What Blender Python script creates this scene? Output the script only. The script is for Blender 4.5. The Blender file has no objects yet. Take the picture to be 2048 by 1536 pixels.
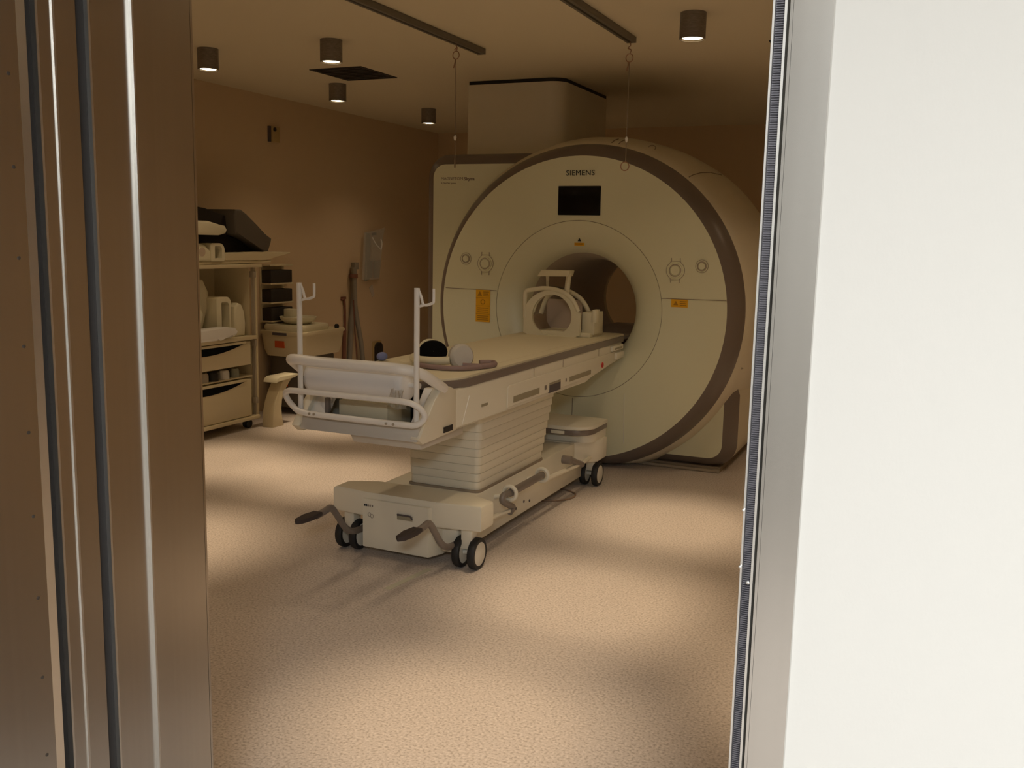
import bpy, bmesh, math, random
from mathutils import Vector, Matrix
random.seed(7)
PI = math.pi
S = bpy.context.scene
COL = S.collection

# ------------------------------------------------------------------ camera
F_PX, YAW, PITCH, ROLL, EYE = 1915.0, math.radians(24.05), math.radians(8.66), math.radians(1.18), 1.6
cy, sy, cp, sp = math.cos(YAW), math.sin(YAW), math.cos(PITCH), math.sin(PITCH)
fwd = Vector((-sy*cp, cy*cp, -sp)); rgt = Vector((cy, sy, 0)); upv = rgt.cross(fwd)
r2 = rgt*math.cos(ROLL) + upv*math.sin(ROLL); u2 = -rgt*math.sin(ROLL) + upv*math.cos(ROLL)
cam_d = bpy.data.cameras.new('camera'); cam = bpy.data.objects.new('camera', cam_d); COL.objects.link(cam)
cam_d.sensor_width = 36; cam_d.lens = F_PX/2048*36; cam_d.clip_start = .02
cam.matrix_world = Matrix(((r2.x, u2.x, -fwd.x, 0), (r2.y, u2.y, -fwd.y, 0), (r2.z, u2.z, -fwd.z, EYE), (0, 0, 0, 1)))
S.camera = cam

def ray(px, py):
    a, b = (px-1024)/F_PX, (768-py)/F_PX
    return r2*a + u2*b + fwd
def tn(px, py=768):
    d = ray(px, py); return d.x/d.y
def onX(px, py, X):
    d = ray(px, py); k = X/d.x; return (d.y*k, EYE+d.z*k)      # (Y, z) on a wall of constant X

# ------------------------------------------------------------------ world, light level, exposure
w = bpy.data.worlds.new('world'); S.world = w; w.use_nodes = True
w.node_tree.nodes['Background'].inputs[0].default_value = (.9, .95, 1, 1)
w.node_tree.nodes['Background'].inputs[1].default_value = 0.02
S.view_settings.view_transform = 'Standard'; S.view_settings.look = 'None'
S.view_settings.gamma = 1; S.view_settings.use_curve_mapping = False
S.view_settings.exposure = 0.0
SPOT_W, SPILL_W, SPOT_COL = 166.0, 18.0, (1.0, .745, .48)
PANEL_W, PANEL_COL = 104.0, (.965, 1.0, 1.0)

# ------------------------------------------------------------------ materials
def mat(name, col, rough=.5, metal=0.0, spec=.5, noise=None, bump=None, emit=None, trans=0, alpha=1, coat=0):
    m = bpy.data.materials.new(name); m.use_nodes = True
    n, l = m.node_tree.nodes, m.node_tree.links
    b = n['Principled BSDF']
    b.inputs['Base Color'].default_value = (*col, 1)
    b.inputs['Roughness'].default_value = rough; b.inputs['Metallic'].default_value = metal
    b.inputs['Specular IOR Level'].default_value = spec
    b.inputs['Transmission Weight'].default_value = trans; b.inputs['Alpha'].default_value = alpha
    b.inputs['Coat Weight'].default_value = coat
    if emit:
        b.inputs['Emission Color'].default_value = (*emit[0], 1); b.inputs['Emission Strength'].default_value = emit[1]
    tc = None
    if noise or bump:
        tc = n.new('ShaderNodeTexCoord')
    if noise:       # (scale, colour2, lo, hi, stretch)
        mp = n.new('ShaderNodeMapping'); mp.inputs['Scale'].default_value = noise[4] if len(noise) > 4 else (1, 1, 1)
        t = n.new('ShaderNodeTexNoise'); t.inputs['Scale'].default_value = noise[0]; t.inputs['Detail'].default_value = 3
        r = n.new('ShaderNodeValToRGB'); r.color_ramp.elements[0].position = noise[2]; r.color_ramp.elements[1].position = noise[3]
        r.color_ramp.elements[0].color = (*noise[1], 1); r.color_ramp.elements[1].color = (*col, 1)
        l.new(tc.outputs['Object'], mp.inputs[0]); l.new(mp.outputs[0], t.inputs['Vector'])
        l.new(t.outputs['Fac'], r.inputs[0]); l.new(r.outputs[0], b.inputs['Base Color'])
    if bump:        # (scale, strength, stretch)
        mp = n.new('ShaderNodeMapping'); mp.inputs['Scale'].default_value = bump[2] if len(bump) > 2 else (1, 1, 1)
        t = n.new('ShaderNodeTexNoise'); t.inputs['Scale'].default_value = bump[0]; t.inputs['Detail'].default_value = 4
        u = n.new('ShaderNodeBump'); u.inputs['Strength'].default_value = bump[1]; u.inputs['Distance'].default_value = .002
        l.new(tc.outputs['Object'], mp.inputs[0]); l.new(mp.outputs[0], t.inputs['Vector'])
        l.new(t.outputs['Fac'], u.inputs['Height']); l.new(u.outputs[0], b.inputs['Normal'])
    return m

def floor_mat():
    m = mat('speckled_vinyl', (.5, .42, .33), .42, spec=.35)
    n, l = m.node_tree.nodes, m.node_tree.links; b = n['Principled BSDF']
    tc = n.new('ShaderNodeTexCoord')
    t = n.new('ShaderNodeTexNoise'); t.inputs['Scale'].default_value = 105; t.inputs['Detail'].default_value = 2.5
    r = n.new('ShaderNodeValToRGB'); e = r.color_ramp.elements
    e[0].position = .36; e[0].color = (.47, .41, .36, 1); e[1].position = .66; e[1].color = (.77, .70, .645, 1)
    x = e.new(.46); x.color = (.64, .575, .525, 1); x = e.new(.56); x.color = (.67, .60, .55, 1)
    t2 = n.new('ShaderNodeTexNoise'); t2.inputs['Scale'].default_value = 1.3; t2.inputs['Detail'].default_value = 2
    r2_ = n.new('ShaderNodeValToRGB'); r2_.color_ramp.elements[0].color = (.93, .93, .93, 1); r2_.color_ramp.elements[1].color = (1, 1, 1, 1)
    mx = n.new('ShaderNodeMix'); mx.data_type = 'RGBA'; mx.blend_type = 'MULTIPLY'; mx.inputs[0].default_value = 1
    l.new(tc.outputs['Object'], t.inputs['Vector']); l.new(t.outputs['Fac'], r.inputs[0])
    l.new(tc.outputs['Object'], t2.inputs['Vector']); l.new(t2.outputs['Fac'], r2_.inputs[0])
    l.new(r.outputs[0], mx.inputs[6]); l.new(r2_.outputs[0], mx.inputs[7]); l.new(mx.outputs[2], b.inputs['Base Color'])
    return m

M = {}
M['floor'] = floor_mat()
M['wall'] = mat('beige_wall_paint', (.68, .53, .35), .85, spec=.2, bump=(90, .06))
M['ceiling'] = mat('ceiling_paint', (.75, .67, .49), .9, spec=.2, bump=(60, .05))
M['white_wall'] = mat('white_textured_wallpaper', (.86, .85, .82), .8, spec=.25, bump=(170, .12, (1, 1, .6)))
M['corridor'] = mat('pale_grey_corridor_paint', (.40, .385, .36), .8, spec=.2)
M['steel'] = mat('brushed_steel', (.62, .60, .57), .27, 1.0, noise=(1.0, (.595, .575, .545), .3, .7, (90, 90, .3)))
M['steel_edge'] = mat('polished_steel_edge', (.80, .79, .76), .38, 1.0)
M['steel_dark'] = mat('dark_steel_channel', (.16, .145, .13), .45, .8)
M['gasket'] = mat('grey_contact_strip', (.17, .165, .19), .5, .55)
M['gasket_dark'] = mat('dark_seal_rubber', (.035, .032, .032), .7)
M['liner'] = mat('taupe_bore_liner', (.66, .58, .48), .5)
M['cover'] = mat('off_white_scanner_cover', (.80, .805, .60), .34, spec=.45)
M['cover2'] = mat('warm_white_scanner_body', (.76, .70, .54), .42, spec=.4)
M['trim'] = mat('taupe_grey_trim', (.20, .165, .145), .33, spec=.5)
M['seam'] = mat('grey_seam_shade', (.30, .25, .19), .8)  # grey stands in for groove shade on seams; also colours cable and plinth
M['seam_light'] = mat('pale_seam', (.86, .84, .78), .5)
M['screen'] = mat('black_display_glass', (.004, .004, .005), .18, spec=.25)
M['black'] = mat('black_plastic', (.012, .011, .012), .5)
M['softblack'] = mat('black_foam', (.006, .006, .006), .95, spec=.1)
M['ink'] = mat('dark_print', (.02, .03, .035), .6)
M['greyink'] = mat('grey_print', (.28, .23, .19), .6)
M['yellow'] = mat('yellow_label', (.85, .45, .01), .55)
M['yellow_print'] = mat('brown_label_print', (.45, .22, .01), .6)
M['table'] = mat('table_white_plastic', (.80, .77, .65), .38, spec=.45)
M['table_grey'] = mat('table_pale_grey', (.62, .60, .55), .45)
M['mattress'] = mat('cream_table_surface', (.78, .72, .53), .5, spec=.35)
M['bar'] = mat('white_coated_tube', (.84, .83, .80), .35)
M['paper'] = mat('white_paper_roll', (.90, .89, .88), .9, spec=.1, bump=(25, .3))
M['tyre'] = mat('black_rubber', (.014, .015, .017), .6)
M['hub'] = mat('pale_wheel_hub', (.74, .72, .64), .45)
M['pedal'] = mat('grey_metal_pedal', (.24, .21, .19), .45, .2)
M['pedal_pad'] = mat('dark_pedal_rubber', (.045, .035, .035), .7)
M['slot'] = mat('grey_slot', (.34, .31, .22), .6)
M['slot_dark'] = mat('dark_slot', (.10, .085, .09), .6)
M['red'] = mat('red_button', (.55, .02, .02), .4)
M['blue'] = mat('blue_plastic', (.18, .22, .45), .5)
M['purple'] = mat('mauve_tubing', (.30, .21, .20), .5)
M['coil'] = mat('cream_coil_plastic', (.76, .71, .52), .45)
M['coil_brown'] = mat('inner_coil_lining', (.56, .45, .34), .8)  # brown lining tone, also used on the foam block
M['dark_coil'] = mat('charcoal_coil_foam', (.028, .022, .018), .85, spec=.2)
M['grey_coil'] = mat('dark_grey_coil_shell', (.10, .085, .065), .6)
M['cart'] = mat('cream_cart_plastic', (.66, .575, .38), .45)
M['cart_grey'] = mat('cart_aluminium_post', (.42, .37, .29), .5, .2)
M['lamp'] = mat('brushed_lamp_housing', (.30, .27, .24), .45, .6, noise=(1.0, (.20, .18, .16), .3, .7, (40, 40, 400)))
M['glow'] = mat('lit_lamp_lens', (1, .9, .7), .5, emit=((1.0, .86, .56), 7.0))
M['panel_glow'] = mat('lit_ceiling_panel', (1, 1, 1), .5, emit=((1.0, .96, .9), 3.0))
M['reflector'] = mat('lamp_reflector', (.85, .75, .55), .25, .9)
M['rail'] = mat('grey_ceiling_rail', (.20, .18, .145), .5, .3)
M['cord'] = mat('thin_grey_cord', (.30, .24, .17), .6)
M['wire'] = mat('copper_hook_wire', (.42, .25, .16), .4, .6)
M['vent'] = mat('dark_vent', (.030, .024, .020), .6)
M['tube_grey'] = mat('grey_breathing_hose', (.30, .27, .22), .6)
M['tube_red'] = mat('red_brown_hose', (.22, .09, .055), .6)
M['pouch'] = mat('clear_plastic_pouch', (.75, .72, .66), .15, alpha=.32)
M['green_grey'] = mat('grey_green_print', (.27, .28, .22), .6)
M['orange'] = mat('orange_red_label', (.62, .10, .02), .6)
M['tan'] = mat('tan_wall_device', (.52, .38, .17), .6)
M['tape'] = mat('worn_floor_tape', (.56, .55, .44), .6)
M['floor_cord'] = mat('brown_floor_cord', (.30, .20, .13), .6)
M['mirror'] = mat('smoked_mirror', (.25, .22, .18), .12, .8)
M['clear'] = mat('clear_plastic_bag', (.6, .57, .5), .2, alpha=.35)

# ------------------------------------------------------------------ helpers
ORG = {}
def org(o): return ORG.get(o.name, Vector((0, 0, 0)))
def link(name, me, material, parent=None, smooth=False, kind=None, auto=None):
    o = bpy.data.objects.new(name, me); COL.objects.link(o)
    if material: me.materials.append(material)
    if smooth:
        for p in me.polygons: p.use_smooth = True
        if auto: me.set_sharp_from_angle(angle=math.radians(auto))
    if parent: o.parent = parent; ORG[o.name] = org(parent)
    if kind: o['kind'] = kind
    return o
def finish(name, bm, material, parent=None, smooth=False, kind=None, auto=40, tagd=None, origin=None):
    bmesh.ops.recalc_face_normals(bm, faces=bm.faces)
    o_ = org(parent) if parent else Vector((0, 0, 0))
    if not parent and origin is not None: o_ = Vector(origin)
    if not parent and origin is None and kind != 'structure' and len(bm.verts):
        lo = [min(v.co[i] for v in bm.verts) for i in range(3)]; hi = [max(v.co[i] for v in bm.verts) for i in range(3)]
        o_ = Vector(((lo[0]+hi[0])/2, (lo[1]+hi[1])/2, lo[2]))
    bmesh.ops.translate(bm, verts=bm.verts, vec=-o_)
    me = bpy.data.meshes.new(name); bm.to_mesh(me); bm.free()
    o = link(name, me, material, parent, smooth, kind, auto)
    if not parent: o.location = o_; ORG[o.name] = o_
    if tagd: tag(o, *tagd)
    return o
def tag(o, label, cat, group=None):
    o['label'] = label; o['category'] = cat
    if group: o['group'] = group
    return o
def thing(name, label, cat, loc, group=None):
    o = bpy.data.objects.new(name, None); COL.objects.link(o); o.location = loc; ORG[o.name] = Vector(loc)
    o.empty_display_size = .1
    return tag(o, label, cat, group)
def dup(root, loc, label=None):
    r = root.copy(); COL.objects.link(r); r.location = loc
    if label: r['label'] = label
    for ch in list(root.children):
        c = ch.copy(); COL.objects.link(c); c.parent = r
        for g in ch.children:
            d = g.copy(); COL.objects.link(d); d.parent = c
    return r
def b_box(bm, x0, x1, y0, y1, z0, z1, bev=0, seg=2):
    vs = [bm.verts.new((x, y, z)) for x in (x0, x1) for y in (y0, y1) for z in (z0, z1)]
    q = [(0, 1, 3, 2), (4, 6, 7, 5), (0, 4, 5, 1), (2, 3, 7, 6), (0, 2, 6, 4), (1, 5, 7, 3)]
    fs = [bm.faces.new([vs[i] for i in f]) for f in q]
    if bev:
        es = list({e for f in fs for e in f.edges})
        bmesh.ops.bevel(bm, geom=es, offset=bev, segments=seg, affect='EDGES', profile=.5)
def box(name, x0, x1, y0, y1, z0, z1, m, parent=None, bev=0, **k):
    bm = bmesh.new(); b_box(bm, x0, x1, y0, y1, z0, z1, bev, k.pop('seg', 2))
    return finish(name, bm, M[m], parent, smooth=bool(bev), **k)
def b_prism(bm, pts, axis, a0, a1, bev=0, seg=2):
    def P(p, a):
        return {'x': (a, p[0], p[1]), 'y': (p[0], a, p[1]), 'z': (p[0], p[1], a)}[axis]
    A = [bm.verts.new(P(p, a0)) for p in pts]; B = [bm.verts.new(P(p, a1)) for p in pts]
    n = len(pts); caps = [bm.faces.new(A), bm.faces.new(B[::-1])]
    for i in range(n): bm.faces.new((A[i], B[i], B[(i+1) % n], A[(i+1) % n]))
    if bev:
        es = list({e for f in caps for e in f.edges})
        bmesh.ops.bevel(bm, geom=es, offset=bev, segments=seg, affect='EDGES', profile=.5)
def prism(name, pts, axis, a0, a1, m, parent=None, bev=0, **k):
    bm = bmesh.new(); b_prism(bm, pts, axis, a0, a1, bev, k.pop('seg', 2))
    return finish(name, bm, M[m], parent, smooth=k.pop('smooth', True), **k)
def catmull(pts, n=8, closed=False):
    pts = [Vector(p) for p in pts]; out = []; L = len(pts)
    for i in range(L if closed else L-1):
        g = (lambda j: pts[j % L]) if closed else (lambda j: pts[max(0, min(L-1, j))])
        p0, p1, p2, p3 = g(i-1), g(i), g(i+1), g(i+2)
        for k in range(n):
            t = k/n
            out.append(.5*((2*p1)+(p2-p0)*t+(2*p0-5*p1+4*p2-p3)*t*t+(3*p1-p0-3*p2+p3)*t**3))
    if not closed: out.append(pts[-1])
    return out
def b_tube(bm, pts, r, sides=10, closed=False, sy_=1.0):
    pts = [Vector(p) for p in pts]; n = len(pts); rings = []; nrm = None
    for i, p in enumerate(pts):
        a = pts[i-1] if (i > 0 or closed) else p; b = pts[(i+1) % n] if (i < n-1 or closed) else p
        t = (b-a)
        if t.length < 1e-9: t = Vector((0, 0, 1))
        t.normalize()
        if nrm is None:
            nrm = t.cross(Vector((0, 0, 1)))
            if nrm.length < .1: nrm = t.cross(Vector((1, 0, 0)))
        nrm = (nrm - t*nrm.dot(t)).normalized(); bn = t.cross(nrm)
        rr = r[i] if isinstance(r, (list, tuple)) else r
        rings.append([bm.verts.new(p+nrm*math.cos(q)*rr+bn*math.sin(q)*rr*sy_) for q in [2*PI*k/sides for k in range(sides)]])
    for i in range(n if closed else n-1):
        A, B = rings[i], rings[(i+1) % n]
        for k in range(sides): bm.faces.new((A[k], A[(k+1) % sides], B[(k+1) % sides], B[k]))
    if not closed: bm.faces.new(rings[0][::-1]); bm.faces.new(rings[-1])
def tube(name, pts, r, m, parent=None, sides=10, smooth_n=0, closed=False, sy_=1.0, **k):
    if smooth_n: pts = catmull(pts, smooth_n, closed)
    bm = bmesh.new(); b_tube(bm, pts, r, sides, closed, sy_)
    return finish(name, bm, M[m], parent, smooth=True, **k)
def b_lathe(bm, prof, c, axis='y', seg=96, zmin=None, close=False):
    """prof: list of (radius, position along axis)"""
    rings = []
    for r, a in prof:
        ring = []
        for k in range(seg):
            q = 2*PI*k/seg; u, v = r*math.cos(q), r*math.sin(q)
            p = {'y': (c[0]+u, a, c[2]+v), 'z': (c[0]+u, c[1]+v, a), 'x': (a, c[1]+u, c[2]+v)}[axis]
            if zmin is not None and p[2] < zmin: p = (p[0], p[1], zmin)
            ring.append(bm.verts.new(p))
        rings.append(ring)
    n = len(rings)
    for i in range(n if close else n-1):
        A, B = rings[i], rings[(i+1) % n]
        for k in range(seg): bm.faces.new((A[k], A[(k+1) % seg], B[(k+1) % seg], B[k]))
    return rings
def lathe(name, prof, c, m, parent=None, axis='y', seg=96, zmin=None, caps=False, close=False, **k):
    bm = bmesh.new(); R = b_lathe(bm, prof, c, axis, seg, zmin, close)
    if caps: bm.faces.new(R[0][::-1]); bm.faces.new(R[-1])
    return finish(name, bm, M[m], parent, smooth=True, **k)
def rrect(x0, x1, y0, y1, r, seg=6):
    """rounded rectangle outline; r = (bl, br, tr, tl)"""
    if not isinstance(r, (tuple, list)): r = (r,)*4
    out = []
    for (cx, cy_, a0), rr in zip(((x0, y0, PI), (x1, y0, 1.5*PI), (x1, y1, 0), (x0, y1, .5*PI)), r):
        ox = cx + (rr if cx == x0 else -rr); oy = cy_ + (rr if cy_ == y0 else -rr)
        for k in range(seg+1):
            a = a0+.5*PI*k/seg; out.append((ox+rr*math.cos(a), oy+rr*math.sin(a)))
    return out
def loft(name, loops, m, parent=None, cap0=True, cap1=True, **k):
    bm = bmesh.new(); R = [[bm.verts.new(p) for p in L] for L in loops]; n = len(loops[0])
    for A, B in zip(R, R[1:]):
        for i in range(n): bm.faces.new((A[i], A[(i+1) % n], B[(i+1) % n], B[i]))
    if cap0: bm.faces.new(R[0][::-1])
    if cap1: bm.faces.new(R[-1])
    return finish(name, bm, M[m], parent, smooth=True, **k)
def text(name, body, size, loc, m, parent, off=0.0, ext=.001, align='CENTER', rot=(PI/2, 0, 0), width=None, space=1.0):
    c = bpy.data.curves.new(name, 'FONT'); c.body = body; c.size = size; c.extrude = ext; c.offset = off; c.align_x = align; c.align_y = 'CENTER'; c.space_character = space
    t = bpy.data.objects.new(name+'_src', c); COL.objects.link(t)
    bpy.context.view_layer.update()
    me = bpy.data.meshes.new_from_object(t.evaluated_get(bpy.context.evaluated_depsgraph_get()))
    bpy.data.objects.remove(t); bpy.data.curves.remove(c)
    xs = [v.co.x for v in me.vertices]
    sx = width/(max(xs)-min(xs)) if width else 1
    mw = Matrix.Translation(Vector(loc)-org(parent)) @ Matrix.Rotation(rot[2], 4, 'Z') @ Matrix.Rotation(rot[0], 4, 'X') @ Matrix.Diagonal((sx, 1, 1, 1))
    me.transform(mw); me.materials.clear()
    return link(name, me, M[m], parent)

# ------------------------------------------------------------------ the setting
WX0, WX1, WY0, WY1, H = -5.57, .95, 1.6, 10.2, 2.8
DOOR_TOP = 2.12
box('floor', WX0-.1, 2.4, -2.5, WY1+.1, -.05, 0, 'floor', kind='structure')
box('ceiling', WX0-.1, WX1+.1, WY0-.15, WY1+.1, H, H+.08, 'ceiling', kind='structure')
box('wall_left', WX0-.1, WX0, WY0, WY1+.1, 0, H, 'wall', kind='structure')
box('wall_back', WX0, WX1, WY1, WY1+.1, 0, H, 'wall', kind='structure')
box('wall_right', WX1, WX1+.1, WY0, WY1+.1, 0, H, 'wall', kind='structure')
# wall between the two rooms: inner leaf (scanner room side) and white outer leaf (corridor side)
JR = tn(1615)*1.2                 # X of the right frame's outer edge
def front_wall(name, y0, y1, m, xa, xb, xl, xr, top):
    bm = bmesh.new()
    b_box(bm, xa, xl, y0, y1, 0, top); b_box(bm, xr, xb, y0, y1, 0, top); b_box(bm, xl, xr, y0, y1, DOOR_TOP+.06, top)
    finish(name, bm, M[m], kind='structure')
front_wall('wall_front', 1.45, 1.6, 'wall', WX0-.1, WX1+.1, -1.64, JR+.02, H)
front_wall('wall_corridor', 1.2, 1.45, 'white_wall', -2.4, 2.4, -1.64, JR, 2.62)
box('wall_corridor_left', -2.4, -2.3, -2.5, 1.2, 0, 2.62, 'corridor', kind='structure')
box('wall_corridor_right', 2.3, 2.4, -2.5, 1.2, 0, 2.62, 'corridor', kind='structure')
box('wall_corridor_back', -2.4, 2.4, -2.6, -2.5, 0, 2.62, 'corridor', kind='structure')
box('ceiling_corridor', -2.4, 2.4, -2.6, 1.45, 2.62, 2.7, 'white_wall', kind='structure')

# left steel door frame: plan outline stepped along the reveal, each vertex on the sight line of its edge
z0, z1 = 0, DOOR_TOP
Yc = 1.222; X = tn(107)*Yc; plan = [(X-.09, Yc), (X, Yc)]
tl = thing('trim_1', 'stepped brushed steel door frame with recessed seal channels beside open door', 'door frame', (X, 1.4, 0)); tl['kind'] = 'structure'
segs = []
seq = [(109, 139), (141, 185), (208, 285.5), (291, 401)]
y = Yc
for i, (pa, pb) in enumerate(seq):
    xs = tn(pa)*y; ye = xs/tn(pb)
    segs.append((xs, y, ye)); y = ye
    if i == 1: y = xs/tn(205.5)
    # bright front lip of this step
    xp = plan[-1][0] if i == 0 else segs[i-1][0]
    prism('frame_lip', [(xp-.02, segs[i][1]-.0006), (xs+.0004, segs[i][1]-.0006), (xs+.0004, segs[i][1]+.004), (xp-.02, segs[i][1]+.004)], 'z', z0, z1, 'steel_edge', tl, smooth=False)
for i, (xs, ya, yb) in enumerate(segs):
    if i == 1:
        yg = xs/tn(184.5)
        box('frame_panel', xs-.05, xs, ya+.004, yg, z0, z1, 'steel', tl)
        box('seal_channel', xs-.05, xs-.006, yg, segs[2][1], z0, z1, 'gasket_dark', tl)
    else:
        box('frame_panel', xs-.09, xs, ya+.004, yb if i == 3 else yb, z0, z1, 'steel', tl)
box('frame_panel', segs[0][0]-.02, segs[0][0]-.012, 1.190, Yc, z0, z1, 'gasket_dark', tl)
XE, YE = segs[3][0], segs[3][2]
box('frame_panel', -1.64, segs[0][0]-.02, 1.19, YE-.001, z0, z1, 'steel', tl)
box('frame_panel', -1.70, XE, YE-.001, YE+.006, z0, z1, 'steel', tl)
# open door leaf, hinged on the left, swung into the corridor
XL = tn(72)*1.163
dl = thing('door_1', 'thick brushed steel shielded door leaf swung open beside the frame', 'door', (XL-.06, .6, 0)); dl['kind'] = 'structure'
box('leaf', XL-.11, XL, .02, 1.163, .01, DOOR_TOP-.02, 'steel', dl)
ya = XL/tn(52)
prism('edge_strip', [(XL-.11, 1.163), (XL, 1.163), (tn(89.5)*1.187, 1.187), (XL-.11, 1.187)], 'z', .01, DOOR_TOP-.02, 'steel_edge', dl, smooth=False)
for k in range(12):
    zz = .2+k*.15
    lathe('screw', [(.0001, XL-.0005), (.0032, XL-.0005), (.0032, XL+.0006), (.0001, XL+.001)], (0, ya, zz), 'steel_dark', dl, axis='x', seg=10)

# right steel door frame with finger-stock seal
tr = thing('trim_2', 'narrow brushed steel door frame with ribbed contact seal beside white wall', 'door frame', (-.17, 1.22, 0)); tr['kind'] = 'structure'
def xr(px): return tn(px)*1.19
box('frame_face', xr(1542), JR+.003, 1.187, 1.24, z0, z1, 'steel', tr)
box('frame_face', xr(1535.5), xr(1541.4), 1.187, 1.24, z0, z1, 'steel', tr)
box('seal_groove', xr(1530)-.002, xr(1536), 1.205, 1.235, z0, z1, 'steel_dark', tr)
box('seal_lip', xr(1525), xr(1530), 1.187, 1.24, z0, z1, 'steel_edge', tr)
box('seal_lip', xr(1502.5), xr(1506.5), 1.187, 1.24, z0, z1, 'steel_edge', tr)
box('seal_channel', xr(1506.5), xr(1525), 1.196, 1.24, z0, z1, 'gasket', tr)
bm = bmesh.new()
zz = .55
while zz < 2.1:
    b_box(bm, xr(1507.5), xr(1524), 1.1935, 1.197, zz, zz+.0015); zz += .0028
finish('contact_fingers', bm, M['gasket'], tr, kind='stuff')
box('frame_reveal', xr(1502.5)+.004, JR+.02, 1.24, YE, z0, z1, 'steel', tr)
box('frame_reveal', xr(1502.5)+.004, JR+.12, YE, YE+.006, z0, z1, 'steel', tr)
for px_, py_ in ((1484, 1020), (1477, 1133), (1492, 1165)):
    d = ray(px_+4, py_); k = 1.187/d.y
    lathe('screw', [(.0001, 1.184), (.0022, 1.185), (.0026, 1.188)], (d.x*k, 0, EYE+d.z*k), 'steel_edge', tr, axis='y', seg=10)
th = thing('trim_3', 'steel door head spanning the doorway above the opening', 'door frame', (-.8, 1.4, DOOR_TOP)); th['kind'] = 'structure'
box('head_panel', -1.64, JR+.003, 1.19, YE+.006, DOOR_TOP, DOOR_TOP+.06, 'steel', th)

# ------------------------------------------------------------------ corridor ceiling panel (lights the white wall)
cl = thing('ceiling_panel_light', 'square lit panel light in the white corridor ceiling', 'ceiling light', (.55, -1.30, 2.56))
box('panel_frame', .23, .87, -1.62, -.98, 2.575, 2.62, 'lamp', cl)
box('diffuser', .25, .85, -1.60, -1.00, 2.562, 2.576, 'panel_glow', cl)
ld = bpy.data.lights.new('panel_lamp', 'AREA'); ld.shape = 'SQUARE'; ld.size = .56; ld.energy = PANEL_W; ld.color = PANEL_COL
lo = bpy.data.objects.new('panel_lamp', ld); COL.objects.link(lo); lo.parent = cl; lo.location = (0, 0, -.006)

# ------------------------------------------------------------------ downlights
def make_downlight(loc, label):
    t = thing('ceiling_downlight', label, 'ceiling light', loc, 'cylindrical ceiling downlights')
    x, y_, z_ = loc; c = (x, y_, 0); R, D = .069, .135
    lathe('housing', [(.0001, z_), (R, z_), (R, z_-D), (R-.005, z_-D), (R-.006, z_-D+.012)], c, 'lamp', t, axis='z', seg=40)
    lathe('reflector', [(R-.005, z_-D+.001), (.052, z_-D+.008)], c, 'reflector', t, axis='z', seg=40)
    lathe('lens', [(.0001, z_-D+.001), (.030, z_-D+.002), (.053, z_-D+.006), (.053, z_-D+.012), (.0001, z_-D+.012)], c, 'glow', t, axis='z', seg=32)
    L = bpy.data.lights.new('downlight_lamp', 'SPOT'); L.energy = SPOT_W; L.color = SPOT_COL
    L.spot_size = math.radians(36); L.spot_blend = 1.0; L.shadow_soft_size = .04
    lo = bpy.data.objects.new('downlight_lamp', L); COL.objects.link(lo); lo.parent = t; lo.location = (0, 0, -D-.002)
    L = bpy.data.lights.new('downlight_spill', 'SPOT'); L.energy = SPILL_W; L.color = SPOT_COL
    L.spot_size = math.radians(120); L.spot_blend = .8; L.shadow_soft_size = .05
    lo = bpy.data.objects.new('downlight_spill', L); COL.objects.link(lo); lo.parent = t; lo.location = (0, 0, -D-.003)
    return t
DL = [(-4.575, 5.19, 'grey cylinder downlight beside the left wall, in the row next to the dark vent'),
      (-3.61, 5.21, 'grey cylinder downlight between the dark vent and the hoist rails'),
      (-4.59, 6.71, 'grey cylinder downlight behind the dark vent, along the left wall'),
      (-4.61, 8.25, 'grey cylinder downlight beside the scanner chimney box, farthest along left wall'),
      (-1.325, 5.23, 'grey cylinder downlight on the scanner-front ceiling, right of both hoist rails'),
      (-3.61, 3.66, 'grey cylinder downlight over the floor before the patient table, by the storage wall'),
      (-1.36, 3.88, 'grey cylinder downlight over the open floor beside the patient table'),
      (-1.36, 2.63, 'grey cylinder downlight just inside the doorway'),
      (-3.55, 2.70, 'grey cylinder downlight inside the room near the front wall, left of the doorway'),
      (-.08, 3.45, 'added unseen grey cylinder downlight over the front right corner, between doorway and right wall'),  # extra lamp, brightens the right floor and the steel reflections
      (-.10, 5.23, 'grey cylinder downlight beside the right wall'),
      (-.10, 6.71, 'grey cylinder downlight along the right wall beside the scanner'),
      (-.10, 8.25, 'added unseen grey cylinder downlight behind the scanner by the right wall')]  # added out of view to lift the back wall and ceiling at right
d0 = make_downlight((DL[0][0], DL[0][1], H), DL[0][2])
for x, y_, lb in DL[1:]: dup(d0, (x, y_, H), lb)

# ceiling vents
def vent(x0, x1, y0, y1, lb):
    t = thing('ceiling_vent', lb, 'vent', ((x0+x1)/2, (y0+y1)/2, H))
    box('vent_plate', x0, x1, y0, y1, H-.006, H, 'vent', t)
    for k in range(9):
        yy = y0+.03+k*(y1-y0-.06)/8
        box('vent_slat', x0+.02, x1-.02, yy-.012, yy+.012, H-.010, H-.006, 'black', t)
vent(-4.395, -3.945, 6.06, 6.565, 'square dark ceiling vent among the downlights above the storage cart')
vent(-1.07, -.62, 6.06, 6.565, 'square dark ceiling vent beside the scanner, partly hidden by the steel frame')

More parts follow.
